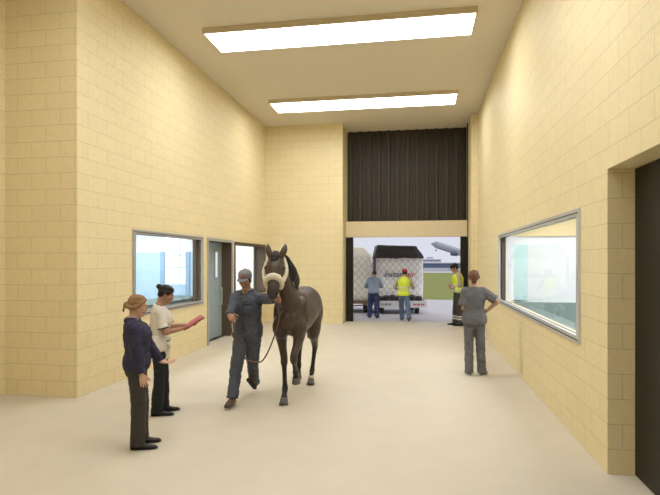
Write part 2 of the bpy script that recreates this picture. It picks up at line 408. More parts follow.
for s in (-1, 1):
    bm = bmesh.new()
    tube(bm, [V(s*1.2, -7, -.9), V(s*16, -14, .3)], [(.28, 2.8), (.1, .8)], ref=(0, 1, 0), seg=16, sub=2); obj('wing', bm, M_plw, pl, True)
    bm = bmesh.new()
    tube(bm, [V(s*5, -4.2, -2.0), V(s*5, -5.2, -2.0), V(s*5, -8, -1.8)], [1.05, 1.2, .7], ref=(0, 0, 1), seg=18, sub=3, flat=True); obj('engine', bm, M_pld, pl, True)
    bm = bmesh.new()
    tube(bm, [V(s*.3, -25, 1.3), V(s*5.5, -28, 1.6)], [(.15, 1.5), (.08, .6)], ref=(0, 1, 0), seg=12, sub=2); obj('tailplane', bm, M_plw, pl, True)
bm = bmesh.new()
tube(bm, [V(0, -23.5, 1.5), V(0, -28, 7)], [(.2, 2.2), (.1, 1.0)], ref=(0, 1, 0), seg=12, sub=2); obj('tail_fin', bm, M_pld, pl, True)
bm = bmesh.new()
tube(bm, [V(0, 4.2, -1.6), V(0, 4.4, -3.2)], [.12, .12], seg=8, sub=1); tube(bm, [V(-.35, 4.4, -3.3), V(.35, 4.4, -3.3)], [.42, .42], ref=(0, 0, 1), seg=14, sub=1, flat=True)
obj('nose_gear', bm, M_pld, pl, True)

# cargo container on its dolly
M_wrap = pbr('white_plastic_wrap', (.90, .91, .95), .45, .1, 3.5, .3, 6)
M_wrapc = pbr('cream_plastic_wrap', (.92, .88, .83), .5, .12, 3.5, .3, 6)
M_tarp = pbr('black_tarpaulin', (.035, .033, .036), .5, .25, 5, .4, 8)
M_net = pbr('grey_net_cord', (.30, .30, .31), .8, .1, 10)
M_navy = pbr('navy_lettering', (.03, .035, .09), .5, .05, 10); M_redl = pbr('red_lettering', (.55, .03, .05), .5, .05, 10)
M_board = pbr('white_skirt_board', (.66, .67, .72), .5, .05, 6)
M_rubber = pbr('black_rubber', (.02, .02, .02), .7, .1, 20)
M_steel = pbr('brown_steel_bar', (.20, .13, .09), .55, .15, 10)
def net(bm, poly, nx, nz, y, r=.006):
    """diagonal cords clipped to the rectangle poly=(x0,x1,z0,z1) on the plane y"""
    x0, x1, z0, z1 = poly; w = x1-x0; hh = z1-z0
    sp = w/nx
    for sgn in (1, -1):
        k = -nx*2
        while k < nx*3:
            pts = []
            for i in range(9):
                t = i/8; z = z0+hh*t; xx = x0+k*sp+sgn*hh*t*.85
                if x0 <= xx <= x1: pts.append(V(xx, y-.01*math.sin(t*PI*2+k), z))
            if len(pts) > 1: tube(bm, pts, [r]*len(pts), ref=(0, 1, 0), seg=5, sub=1, flat=True)
            k += 1
def load(name, cx, cy, rz, w, dpt, z0, z1, zt, wrap, label):
    root = tag(empty(name, (cx, cy, 0), rz), label, 'cargo'); hw = w/2
    bm = bmesh.new()
    # body with chamfered top
    prof = [(-hw, z0), (hw, z0), (hw, z1), (hw-.30, zt), (-hw+.34, zt), (-hw, z1)]
    f0 = [bm.verts.new((a, 0, b)) for a, b in prof]; f1 = [bm.verts.new((a, dpt, b)) for a, b in prof]
    bm.faces.new(f0); bm.faces.new(f1[::-1])
    for i in range(6): bm.faces.new((f0[i], f0[(i+1) % 6], f1[(i+1) % 6], f1[i]))
    bmesh.ops.bevel(bm, geom=bm.edges[:], offset=.05, segments=3, affect='EDGES', profile=.5)
    bmesh.ops.subdivide_edges(bm, edges=bm.edges[:], cuts=3, use_grid_fill=True)
    for v in bm.verts:
        n_ = noise.noise(v.co*2.2); v.co.x += .03*n_; v.co.y += .035*noise.noise(v.co*3+V(5, 1, 2))
    obj('wrapped_load', bm, wrap, root, True)
    return root, hw
c0 = at(399, 300, 18.6)
RZ = rad(8)
cg, hw = load('cargo_container', c0.x, c0.y, RZ, 1.74, 1.6, .50, 2.02, 2.40, M_wrap, 'big white net-wrapped cargo container with dark tarpaulin top and Instone air lettering')
bm = bmesh.new()
pr = [(-hw-.02, 2.0), (hw+.03, 2.0), (hw-.24, 2.44), (-hw+.10, 2.48)]
f0 = [bm.verts.new((a, -.04, b)) for a, b in pr]; f1 = [bm.verts.new((a, 1.64, b)) for a, b in pr]
bm.faces.new(f0); bm.faces.new(f1[::-1])
for i in range(4): bm.faces.new((f0[i], f0[(i+1) % 4], f1[(i+1) % 4], f1[i]))
bmesh.ops.subdivide_edges(bm, edges=bm.edges[:], cuts=6, use_grid_fill=True)
for v in bm.verts: v.co += V(.03*noise.noise(v.co*4), .03*noise.noise(v.co*4+V(3, 3, 3)), .03*noise.noise(v.co*5+V(9, 0, 0)))
obj('tarpaulin', bm, M_tarp, cg, True)
bm = bmesh.new(); net(bm, (-hw, hw, .5, 2.03), 8, 6, -.06)
for s in (-1, 1):
    n0 = len(bm.verts)
    bb = bmesh.new(); net(bb, (0, 1.6, .5, 2.0), 6, 6, 0); me_ = bpy.data.meshes.new('t'); 
    for v in bb.verts: v.co = V(s*(hw+.04), v.co.x, v.co.z)
    bb.to_mesh(me_); bb.free(); bm.from_mesh(me_); bpy.data.meshes.remove(me_)
obj('cargo_net', bm, M_net, cg)
boxes('corner_strap', [(-hw-.05, -hw+.03, -.07, -.02, .5, 2.02)], pbr('grey_strap', (.10, .09, .09), .7, .1, 10), cg)
text_mesh('lettering', 'Instone', .27, M_navy, cg, (-.55, -.058, 1.33), (PI/2, 0, 0), .25)
o = text_mesh('lettering', 'air', .27, M_redl, cg, (.26, -.058, 1.33), (PI/2, 0, 0), .25); o['label'] = 'red lettering reading air'
bm = bmesh.new()
for k in range(7):
    ellipsoid(bm, (-hw+.16+k*.235, -.02+.02*(k % 2), .56+.02*(k % 3)), (.14, .10, .09))
obj('sagging_wrap', bm, M_tarp, cg, True)
dl = tag(empty('cargo_dolly', (c0.x, c0.y, 0), RZ), 'low cargo dolly with white skirt board under the lettered container', 'dolly')
boxes('dolly_platform', [(-.92, .97, -.05, 1.75, .40, .47)], M_steel, dl, .01)
sk = boxes('skirt_board', [(-.70, .98, -.10, -.055, .22, .47)], M_board, dl, .005)
for k, wd in enumerate((.06, .03, .09, .05, .08, .04)):
    boxes('worn_letter', [(-.64+k*.065, -.64+k*.065+wd*.5, -.106, -.099, .31, .38)], M_navy, sk)
for k, wd in enumerate((.07, .05, .08, .05, .07, .06)):
    boxes('worn_letter', [(.50+k*.07, .50+k*.07+wd*.7, -.106, -.099, .31, .37)], M_redl, sk)
for sx in (-.6, .66):
    for sy in (.15, 1.5):
        bm = bmesh.new(); tube(bm, [V(sx-.06, sy, .19), V(sx+.06, sy, .19)], [.19, .19], ref=(0, 0, 1), seg=20, sub=1, flat=True)
        obj('wheel', bm, M_rubber, dl)
bm = bmesh.new()
tube(bm, [V(-.9, .0, .36), V(-1.1, -.25, .34), V(-1.7, -.42, .32)], [.025]*3, seg=8, sub=2); tube(bm, [V(-1.1, -.25, .02), V(-1.1, -.25, .34)], [.025]*2, seg=8, sub=1)
obj('tow_bar', bm, M_steel, dl, True)
c1 = at(345.4, 300, 18.9)
cg2, hw2 = load('netted_pallet_load', c1.x, c1.y, RZ, 1.92, 1.6, .45, 2.1, 2.42, M_wrapc, 'cream netted pallet load at the left of the lettered container')
bm = bmesh.new(); net(bm, (-hw2, hw2, .45, 2.1), 8, 6, -.05); obj('cargo_net', bm, M_net, cg2)
boxes('pallet_base', [(-1.0, .98, -.1, 1.7, .34, .45)], M_steel, cg2, .01)
for sx in (-.75, .75):
    for sy in (.2, 1.4):
        bm = bmesh.new(); tube(bm, [V(sx-.06, sy, .17), V(sx+.06, sy, .17)], [.17, .17], ref=(0, 0, 1), seg=20, sub=1, flat=True)
        obj('wheel', bm, M_rubber, cg2)
# ------------------------------------------------------------------ people
M_skin = pbr('skin', (.50, .29, .20), .55, .08, 14, .05, 150)
M_skind = pbr('skin_tanned', (.44, .245, .165), .55, .08, 14, .05, 150)
M_eyew = pbr('eye_white', (.75, .72, .70), .3, .02); M_iris = pbr('eye_iris', (.03, .02, .015), .2, .02)
M_lip = pbr('lips', (.36, .13, .11), .5, .05)
def bone2(a, c, l1, l2, pole):
    """joint between a and c"""
    d = c-a; L = d.length; Lm = (l1+l2)*.999
    if L > Lm: c = a+d*(Lm/L); d = c-a; L = Lm
    x = (l1*l1-l2*l2+L*L)/(2*L); hgt = math.sqrt(max(0, l1*l1-x*x))
    u = d/L; p = Vector(pole); p = p-u*p.dot(u)
    if p.length < 1e-4: p = u.orthogonal()
    return a+u*x+p.normalized()*hgt, c
def rotm(ax, deg): return Matrix.Rotation(rad(deg), 3, ax)
MALE = [(.83, .105, .085, .0), (.90, .168, .112, -.012), (.97, .172, .118, -.014), (1.04, .160, .108, .0), (1.10, .150, .102, .004),
        (1.20, .160, .110, .006), (1.30, .176, .120, .008), (1.37, .176, .114, .0), (1.42, .150, .088, -.010), (1.46, .095, .068, -.014), (1.51, .062, .06, -.006)]
FEMALE = [(.83, .105, .088, .0), (.90, .166, .108, -.008), (.97, .164, .106, -.008), (1.04, .146, .098, .0), (1.10, .130, .09, .004),
          (1.20, .142, .104, .012), (1.28, .155, .122, .022), (1.36, .154, .102, .002), (1.41, .130, .080, -.01), (1.455, .080, .058, -.012), (1.51, .052, .05, -.004)]
class Person:
    def __init__(s, name, loc, rz, h, **k):
        s.root = empty(name, loc, rz); s.k = k; s.sc = h/1.75; s.name = name
        s.male = k.get('male', True); s.table = MALE if s.male else FEMALE
        s.girth = k.get('girth', 1.)
        s.pel = V(*k.get('pel', (0, 0, .95)))
        s.Rp = rotm('Z', k.get('hip_yaw', 0))
        s.Rc = rotm('Z', k.get('twist', 0)) @ rotm('X', -k.get('lean', 0)) @ rotm('Y', k.get('roll', 0))
        qp, qc = s.Rp.to_quaternion(), s.Rc.to_quaternion()
        s.tab = []; p = s.pel.copy(); z = .95
        def R(z): return qp.slerp(qc, min(1, max(0, (z-.95)/.30))).to_matrix()
        s.R = R
        zz = .95
        s.tab.append((zz, p.copy()))
        while zz < 1.6: p = p+R(zz) @ V(0, 0, .01); zz += .01; s.tab.append((zz, p.copy()))
        sw = .168 if s.male else .146
        sh = k.get('shrug', 0)
        s.S = {1: s.spine(1.395+sh, sw), -1: s.spine(1.395+sh, -sw)}
        s.neck = s.spine(1.49); 
        s.Rh = rotm('Z', k.get('twist', 0)+k.get('head_yaw', 0)) @ rotm('X', -k.get('head_pitch', 0)) @ rotm('Y', k.get('head_roll', 0))
        Rn = s.Rc.to_quaternion().slerp(s.Rh.to_quaternion(), .5).to_matrix()
        s.head = s.neck+Rn @ V(0, .022, .06)+s.Rh @ V(0, .012, .09)
        s.arm = {}
        for sd, w, e in ((1, 'rh', 're'), (-1, 'lh', 'le')):
            t = k[w]
            t = V(*t)
            if k.get(w+'_world'): t = rotm('Z', -math.degrees(rz)) @ (t-Vector(loc))/s.sc
            el, wr = bone2(s.S[sd], t, .285, .25, k.get(e, (sd*.3, -1, -.2)))
            s.arm[sd] = (s.S[sd], el, wr)
        s.leg = {}
        for sd, a, kn in ((1, 'rf', 'rk'), (-1, 'lf', 'lk')):
            hip = s.pel+s.Rp @ V(sd*(.088 if s.male else .085), 0, -.04)
            kk, an = bone2(hip, V(*k[a]), .42, .41, k.get(kn, (sd*.12, 1, 0)))
            s.leg[sd] = (hip, kk, an)
    def spine(s, z, x=0, y=0):
        R = s.R(z)
        if z <= .95: return s.pel+s.Rp @ V(x, y, z-.95)
        i = min(len(s.tab)-1, int(round((z-.95)/.01)))
        return s.tab[i][1]+R @ V(x, y, 0)
    def torso(s, bm, z0, z1, off=0., fl=None, pw=2.35, flat=True):
        """rings between z0 and z1; fl adds an offset as a function of z"""
        zs = [t[0] for t in s.table]
        grid = sorted({z0, z1} | {z for z in zs if z0 < z < z1}); P = []; R_ = []; 
        def val(z):
            for a, b in zip(s.table[:-1], s.table[1:]):
                if a[0] <= z <= b[0]:
                    t = (z-a[0])/(b[0]-a[0]); return [u*(1-t)+w*t for u, w in zip(a, b)]
            return s.table[0] if z < zs[0] else s.table[-1]
        for z in grid:
            v = val(z); f = off+(fl(z) if fl else 0)
            g = s.girth if z < 1.40 else 1
            P.append(s.spine(z, 0, v[3])); R_.append((v[1]*g+f, v[2]*g+f))
        ref = s.Rc @ V(0, 1, 0)
        tube(bm, P, R_, ref, seg=24, sub=3, power=pw, flat=flat)
    def limb(s, bm, pts, radii, ref=(0, 1, 0), **kw): tube(bm, pts, radii, ref, **kw)
    def build(s, skin=None, voxel=.0048, scl=True):
        k = s.k; skin = skin or M_skin; bm = bmesh.new(); g = 1 if s.male else .9
        s.torso(bm, .86, 1.51, 0)
        # neck
        tube(bm, [s.spine(1.43), s.neck, s.head+s.Rh @ V(0, -.03, -.05)], [(.07*g, .065*g), (.056*g, .058*g), (.056*g, .06*g)], s.Rh @ V(0, 1, 0), sub=3)
        for sd in (1, -1):
            a, e, w = s.arm[sd]
            tube(bm, [s.spine(1.415, sd*.08), a, a.lerp(e, .35), e, e.lerp(w, .3), w], [.06*g, .056*g, .047*g, .037*g, .040*g, (.028*g, .023*g)], sub=4)
            hp, kn, an = s.leg[sd]
            tube(bm, [hp+V(0, 0, .06), hp.lerp(kn, .3), kn, kn.lerp(an, .3)+V(0, -.012, 0), an], [.092, .083*g, .054, .056, .035], sub=4)
            yaw, pit = k.get('ryaw' if sd > 0 else 'lyaw', sd*-7), k.get('rpit' if sd > 0 else 'lpit', 0)
            Rf = rotm('Z', yaw) @ rotm('X', -pit)
            tube(bm, [an, an+Rf @ V(0, .03, -.035), an+Rf @ V(0, .12, -.05), an+Rf @ V(0, .17, -.055)], [(.034, .036), (.036, .036), (.04, .02), (.034, .014)], Rf @ V(0, 0, 1), sub=3)
            s.hand(bm, sd, w, (w-e).normalized())
        # head
        H = lambda x, y, z: s.head+s.Rh @ V(x, y, z)
        ellipsoid(bm, H(0, -.012, .032), (.074, .094, .086), s.Rh, 20, 14)
        P = [(.040, .056, .066, .006), (.030, .066, .080, .004), (0, .066, .078, .008), (-.03, .064, .074, .012), (-.06, .056, .066, .018), (-.085, .044, .054, .026), (-.106, .028, .036, .042)]
        tube(bm, [H(0, y, z) for z, a, b, y in P], [(a, b) for z, a, b, y in P], s.Rh @ V(0, 1, 0), seg=20, sub=3, power=2.2)
        ellipsoid(bm, H(0, .076, .024), (.05, .016, .010), s.Rh)
        tube(bm, [H(0, .084, .018), H(0, .100, -.012), H(0, .104, -.030), H(0, .092, -.040)], [(.009, .008), (.011, .010), (.015, .012), (.010, .008)], s.Rh @ V(0, 0, 1), sub=3)
        for sx in (-1, 1):
            ellipsoid(bm, H(sx*.012, .092, -.034), (.009, .011, .008), s.Rh)
            ellipsoid(bm, H(sx*.044, .060, -.022), (.022, .022, .018), s.Rh)
            ellipsoid(bm, H(sx*.074, -.012, -.008), (.008, .020, .032), s.Rh @ rotm('Z', sx*18) @ rotm('X', 10))
        ellipsoid(bm, H(0, .083, -.063), (.024, .014, .012), s.Rh)
        ellipsoid(bm, H(0, .074, -.098), (.022, .016, .016), s.Rh)
        eyes = [np.array(H(sx*.031, .092, .0)) for sx in (-1, 1)]; fwd = np.array(s.Rh @ V(0, 1, 0))
        mouth = np.array(H(0, .098, -.0635))
        def carve(co, no):
            for e in eyes:
                d = np.linalg.norm(co-e, axis=1); co = co-fwd*(.012*np.exp(-(d/.017)**2))[:, None]
            q = (co-mouth) @ np.array(s.Rh)
            co = co-fwd*(.005*np.exp(-(q[:, 0]/.022)**4-(q[:, 2]/.0035)**2-(q[:, 1]/.03)**2))[:, None]
            return co*1.0
        fuse('body', bm, skin, s.root, voxel, 3, .5, carve, deci=None if voxel > .007 else .45)
        if k.get('face', True):
            for sx in (-1, 1):
                bm = bmesh.new(); ellipsoid(bm, H(sx*.031, .0735, .0), (.0130, .011, .0066), s.Rh, 14, 10); ey = obj('eye', bm, M_eyew, s.root, True)
                bm = bmesh.new(); ellipsoid(bm, H(sx*.031, .0825, .0005), (.0062, .0032, .0060), s.Rh, 12, 8); obj('iris', bm, M_iris, ey, True)
                bm = bmesh.new(); tube(bm, [H(sx*.014, .090, .020), H(sx*.032, .089, .026), H(sx*.050, .073, .020)], [(.0035, .003), (.004, .003), (.002, .002)], s.Rh @ V(0, 1, 0), seg=8, sub=3); obj('eyebrow', bm, k.get('hairmat'), s.root, True)
            bm = bmesh.new(); tube(bm, [H(-.021, .083, -.062), H(0, .0935, -.060), H(.021, .083, -.062)], [.0025, .0035, .0025], s.Rh @ V(0, 0, 1), seg=8, sub=3)
            tube(bm, [H(-.019, .083, -.064), H(0, .0925, -.068), H(.019, .083, -.064)], [.0025, .0042, .0025], s.Rh @ V(0, 0, 1), seg=8, sub=3); 
            fuse('lips', bm, M_lip, s.root, .002, 2)
    def hand(s, bm, sd, w, fd):
        k = s.k; pre = 'r' if sd > 0 else 'l'
        d = Vector(k.get(pre+'dir', fd)).normalized()
        n = Vector(k.get(pre+'palm', (-sd, 0, 0))); n = (n-d*n.dot(d)).normalized()
        t = d.cross(n)*sd
        curl = k.get(pre+'curl', 25); spread = k.get(pre+'spread', 1.)
        tube(bm, [w-fd*.02, w+d*.02, w+d*.055, w+d*.088], [(.026, .02), (.031, .017), (.040, .0155), (.038, .012)], n, sub=3, seg=14)
        for i, (o, L, sp) in enumerate(((.0315, .074, .13), (.0105, .082, .04), (-.0105, .077, -.06), (-.031, .060, -.17))):
            b = w+d*.078+t*o; fdv = (d+t*sp*spread).normalized(); pts = [b]; ax = fdv.cross(n); q = fdv.copy(); p = b
            for j, fr in enumerate((.46, .32, .26)):
                q = Quaternion(ax, rad(curl*(.75 if j == 0 else 1.05))) @ q; p = p+q*(L*fr+(.012 if j == 0 else 0)); pts.append(p)
            tube(bm, pts, [.0095, .0088, .008, .0065], n, seg=8, sub=2)
        b = w+d*.022+t*.022; q = (t*.75+d*.65+n*.30).normalized(); p1 = b+q*.045; q2 = (d*.9+t*.30+n*.38).normalized(); p2 = p1+q2*.032; p3 = p2+(q2+n*.25).normalized()*.024
        tube(bm, [b, p1, p2, p3], [.0135, .0115, .010, .0075], n, seg=8, sub=2)
    # ---- clothes
    def crotch(s, bm): ellipsoid(bm, s.pel+V(0, -.006, -.10), (.13, .102, .085))
    def legs(s, bm, r=(.103, .088, .078, .074), hem=.02):
        for sd in (1, -1):
            hp, kn, an = s.leg[sd]; d = (an-kn).normalized()
            tube(bm, [hp+V(0, 0, .05), hp.lerp(kn, .28), kn, kn.lerp(an, .5), an+d*hem], [(r[0]*.98, r[0]*1.02), (r[1], r[1]*1.05), r[2], r[3], r[3]*1.0], sub=4, flat=True)
    def trousers(s, mat, r=(.103, .088, .078, .074), hem=.035, top=1.0, amp=.006, name='trousers', parent=None, seed=0):
        bm = bmesh.new(); s.torso(bm, .83, top, .014); s.crotch(bm); s.legs(bm, r, hem)
        return fuse(name, bm, mat, parent or s.root, .0085, 5, .5, crumple(amp*1.5, 6, 15, seed))
    def top(s, mat, name, z0=.92, z1=1.475, off=.014, fl=None, cuff=1., r=(.072, .062, .054, .046), amp=.006, legs=None, seed=0, neckr=None, hem=.035):
        bm = bmesh.new(); s.torso(bm, z0, z1, off, fl)
        for sd in (1, -1):
            a, e, w = s.arm[sd]; ins = s.spine(1.415, sd*.075)
            if cuff > .5:
                t = (cuff-.5)*2; end = e.lerp(w, t)
                tube(bm, [ins, a, a.lerp(e, .4), e, e.lerp(end, .5), end], [r[0]*.95, r[0]*.98, r[1], r[2], (r[2]+r[3])/2+.002, r[3]], sub=4, flat=True)
            else:
                end = a.lerp(e, cuff*2); tube(bm, [ins, a, a.lerp(end, .5), end], [r[0]*.85, r[0]*.92, r[1]*.98, r[1]*1.03], sub=4, flat=True)
        if legs: s.crotch(bm); s.legs(bm, legs, hem)
        return fuse(name, bm, mat, s.root, .0085, 5, .5, crumple(amp*1.5, 7, 14, seed))
    def collar(s, mat, z=1.475, r=(.078, .076), th=.012, hgt=.035, name='collar', y=-.008, gap=50):
        bm = bmesh.new(); pts = []; n = 22
        for i in range(n+1):
            an = rad(90+gap/2+(360-gap)*i/n)
            c = s.spine(z, r[0]*math.cos(an), r[1]*math.sin(an)+y); pts.append(c+V(0, 0, -.028*max(0, math.sin(an))))
        up = s.Rc @ V(0, 0, 1)
        tube(bm, pts, [(th/2, hgt/2)]*len(pts), up, seg=10, sub=1)
        return obj(name, bm, mat, s.root, True)
    def shoes(s, mat, sole=None, L=1., name='shoe'):
        for sd in (1, -1):
            an = s.leg[sd][2]; k = s.k
            yaw, pit = k.get('ryaw' if sd > 0 else 'lyaw', sd*-7), k.get('rpit' if sd > 0 else 'lpit', 0)
            Rf = rotm('Z', yaw) @ rotm('X', -pit); bm = bmesh.new(); F = lambda y, z: an+Rf @ V(0, y*L, z)
            tube(bm, [F(-.052, -.035), F(-.01, -.032), F(.06, -.040), F(.13, -.052), F(.195, -.058)], [(.033, .040), (.039, .046), (.044, .036), (.047, .024), (.036, .018)], Rf @ V(0, 0, 1), seg=14, sub=3)
            tube(bm, [an+V(0, -.005, .03), an+V(0, -.005, -.03)], [.047, .046], sub=1)
            sh = fuse(name, bm, mat, s.root, .006, 3)
            bm = bmesh.new(); tube(bm, [F(-.07, -.071), F(0, -.071), F(.08, -.071), F(.15, -.071), F(.215, -.068)], [(.03, .009), (.038, .009), (.043, .009), (.047, .009), (.032, .009)], Rf @ V(0, 0, 1), seg=14, sub=3)
            obj('sole', bm, sole or M_rubber, sh, True)
    def hair(s, mat, style):
        H = lambda x, y, z: s.head+s.Rh @ V(x, y, z); bm = bmesh.new()
        ellipsoid(bm, H(0, -.024, .040), (.083, .100, .088), s.Rh, 24, 16)
        ellipsoid(bm, H(0, -.060, -.012), (.066, .052, .062), s.Rh); ellipsoid(bm, H(0, -.012, .078), (.079, .089, .053), s.Rh, 20, 14)
        if style == 'short':
            tube(bm, [H(-.066, .01, .0), H(-.068, .012, -.03)], [(.012, .02), (.009, .012)], sub=1); tube(bm, [H(.066, .01, .0), H(.068, .012, -.03)], [(.012, .02), (.009, .012)], sub=1)
        if style == 'knot':      # loose low knot with wisps
            ellipsoid(bm, H(0, -.128, -.012), (.036, .034, .040), s.Rh)
            for i in range(5):
                a = -.03+.015*i
                tube(bm, [H(a*.5, -.13, -.02), H(a, -.15, -.05), H(a*1.4, -.145, -.085-.008*(i % 3))], [.013, .010, .003], seg=8, sub=3)
            for sx in (-1, 1): tube(bm, [H(sx*.04, .062, .075), H(sx*.073, .035, .035), H(sx*.080, -.005, -.012), H(sx*.066, -.06, -.03), H(sx*.03, -.11, -.02)], [.018, .020, .024, .026, .024], seg=10, sub=3)
        if style == 'bun':
            ellipsoid(bm, H(0, -.132, .062), (.036, .036, .036), s.Rh)
            for sx in (-1, 1): tube(bm, [H(sx*.04, .064, .074), H(sx*.074, .02, .045), H(sx*.078, -.03, .02), H(sx*.04, -.09, .02)], [.014, .016, .018, .018], seg=10, sub=3)
        if style == 'tucked':
            tube(bm, [H(0, -.10, .085), H(0, -.128, .045), H(0, -.122, -.005), H(0, -.085, -.075)], [(.020, .03), (.034, .048), (.036, .05), (.024, .042)], s.Rh @ V(1, 0, 0), sub=3)
            for sx in (-1, 1): tube(bm, [H(sx*.04, .064, .07), H(sx*.074, .02, .04), H(sx*.078, -.03, .0), H(sx*.04, -.09, .0)], [.014, .016, .018, .018], seg=10, sub=3)
        hc = np.array(s.head); Rr = np.array(s.Rh)
        def strands(co, no):
            q = (co-hc) @ Rr
            d = np.array([noise.noise((p[0]*95, p[1]*14, p[2]*30)) for p in q])
            return co+no*(.0055*d)[:, None]
        fuse('hair', bm, mat, s.root, .005, 2, .4, strands)
    def cap(s, mat, brim=None, badge=None, back=False):
        H = lambda x, y, z: s.head+s.Rh @ V(x, y, z); bm = bmesh.new()
        P = [(.032, .088, .110, -.016), (.060, .091, .112, -.016), (.095, .087, .105, -.018), (.124, .068, .082, -.02), (.142, .030, .040, -.02)]
        tube(bm, [H(0, y, z) for z, a, b, y in P], [(a, b) for z, a, b, y in P], s.Rh @ V(0, 1, 0), seg=24, sub=3, flat=True)
        cp = fuse('cap', bm, mat, s.root, .006, 4)
        bm = bmesh.new(); sg = -1 if back else 1
        tube(bm, [H(0, sg*.06, .040), H(0, sg*.105, .038), H(0, sg*.14, .030), H(0, sg*.160, .022)], [(.070, .004), (.072, .004), (.060, .004), (.036, .003)], s.Rh @ V(0, 0, 1), seg=16, sub=4); obj('cap_brim', bm, brim or mat, cp, True)
        bm = bmesh.new(); ellipsoid(bm, H(0, -.02, .158), (.008, .008, .008)); obj('cap_button', bm, brim or mat, cp, True)
        if badge:
            bm = bmesh.new(); ellipsoid(bm, H(0, .090, .076), (.024, .008, .013), s.Rh @ rotm('X', 25)); obj('cap_badge', bm, badge, cp, True)
    def patch(s, name, mat, z, x, sz, parent, side=1, off=.03, th=.004, zrot=0):
        """small panel lying on the front (side 1) or back (-1) of the torso"""
        zs = s.table; v = None
        for a, b in zip(zs[:-1], zs[1:]):
            if a[0] <= z <= b[0]: t = (z-a[0])/(b[0]-a[0]); v = [u*(1-t)+w*t for u, w in zip(a, b)]
        g = s.girth; hw, hd = v[1]*g+off, v[2]*g+off; pw = 2.35
        bm = bmesh.new(); n = 6; rows = []
        for iz in range(3):
            row = []
            zz = z+(iz/2-.5)*sz[1]
            for i in range(n+1):
                xx = x+(i/n-.5)*sz[0]; yy = side*hd*max(0, 1-abs(min(1, xx/hw))**pw)**(1/pw)+v[3]
                row.append((xx, yy, zz))
            rows.append(row)
        out = []
        for o in (0, th):
            out.append([[bm.verts.new(s.spine(p[2], p[0], p[1]+side*o)) for p in row] for row in rows])
        for gI in out:
            for i in range(2):
                for j in range(n): bm.faces.new((gI[i][j], gI[i][j+1], gI[i+1][j+1], gI[i+1][j]))
        A, B = out
        for i in range(2):
            for j in (0, n): bm.faces.new((A[i][j], B[i][j], B[i+1][j], A[i+1][j]))
        for j in range(n):
            for i in (0, 2): bm.faces.new((A[i][j], A[i][j+1], B[i][j+1], B[i][j]))
        return obj(name, bm, mat, parent, True)
    def finish(s, label, cat='person'):
        for o in s.root.children: 
            pass
        s.root.scale = (s.sc,)*3
        return tag(s.root, label, cat)
def heading(x, y): return math.atan2(-x, y)
M_blond = pbr('light_brown_hair', (.26, .155, .075), .5, .25, 60, .3, 90)
M_blackh = pbr('black_hair', (.016, .012, .011), .45, .3, 60, .3, 90)
M_auburn = pbr('auburn_hair', (.135, .050, .022), .5, .5, 60, .3, 90)
M_navyj = pbr('navy_jacket_cloth', (.032, .030, .066), .75, .15, 12, .15, 220)
M_pink = pbr('pale_pink_shirt', (.62, .42, .42), .8, .06, 20, .1, 220)
M_trgrey = pbr('charcoal_trouser_cloth', (.048, .042, .038), .8, .15, 14, .15, 220)
M_blackt = pbr('black_trouser_cloth', (.017, .017, .021), .8, .15, 14, .15, 220)
M_tunic = pbr('white_tunic_cloth', (.70, .66, .60), .8, .05, 12, .15, 220)
M_piping = pbr('brown_piping', (.07, .045, .04), .7, .1)
M_shoe = pbr('black_shoe_leather', (.014, .013, .013), .45, .15, 20)
M_cover = pbr('slate_coverall_cloth', (.082, .092, .122), .8, .14, 10, .15, 220)
M_coverd = pbr('slate_coverall_seam', (.055, .062, .082), .8, .1, 10)
M_capg = pbr('grey_cap_cloth', (.20, .195, .20), .8, .1, 20)
M_scrub = pbr('grey_scrub_cloth', (.135, .135, .145), .85, .12, 10, .15, 220)
M_hiv = pbr('yellow_high_visibility_cloth', (.62, .74, .06), .7, .08, 12)
M_tape = pbr('silver_reflective_tape', (.60, .61, .58), .4, .05, 12)
M_khaki = pbr('khaki_shirt_cloth', (.40, .35, .27), .8, .08, 12)
M_denim = pbr('blue_denim', (.105, .155, .27), .85, .18, 9, .15, 200)
M_workblue = pbr('dark_blue_work_trousers', (.040, .052, .125), .85, .15, 9)
M_blueshirt = pbr('light_blue_shirt_cloth', (.24, .31, .42), .85, .08, 10)
M_redcap = pbr('red_cap_cloth', (.50, .05, .05), .7, .1, 12)
M_wcap = pbr('white_cap_panel', (.72, .70, .70), .7, .05, 12)
M_boot = pbr('brown_boot_leather', (.10, .060, .040), .6, .15, 20)
M_folder = pbr('red_card_folder', (.40, .05, .06), .55, .08, 12)

# woman in the navy jacket
p = Person('person', (-2.865, 4.85, 0), heading(.9, .43), 1.545, male=False, girth=1.06, hairmat=M_blond,
           rh=(.205, .13, .755), re=(.5, -1, 0), rpalm=(-1, 0, 0), rcurl=22,
           lh=(-.15, .31, .925), le=(-.5, -.8, -.4), ldir=(.0, 1, -.12), lpalm=(.15, .1, 1), lcurl=12, lspread=1.4,
           pel=(0, .045, .95), rf=(.085, .055, .08), lf=(-.10, .085, .08), lean=-6, head_pitch=10, head_yaw=-4)
p.build(pbr('skin_fair', (.60, .37, .28), .55, .08, 14, .05, 150))
p.hair(M_blond, 'knot')
p.trousers(M_trgrey, (.105, .095, .086, .083), seed=1)
j = p.top(M_navyj, 'jacket', .90, 1.475, .036, lambda z: .012*math.exp(-((z-1.02)/.07)**2)-.014*math.exp(-((z-.90)/.025)**2), .985, (.084, .082, .078, .052), .009, seed=3)
p.collar(M_navyj, 1.488, (.084, .078), .018, .045, 'jacket_collar', gap=110)
p.collar(M_pink, 1.502, (.066, .064), .014, .055, 'shirt_collar', gap=50)
p.patch('zip_fastening', M_blackt, 1.20, 0, (.018, .42), j, 1, .047)
p.patch('jacket_badge', M_wcap, 1.27, -.085, (.05, .018), j, 1, .050)
p.shoes(M_shoe)
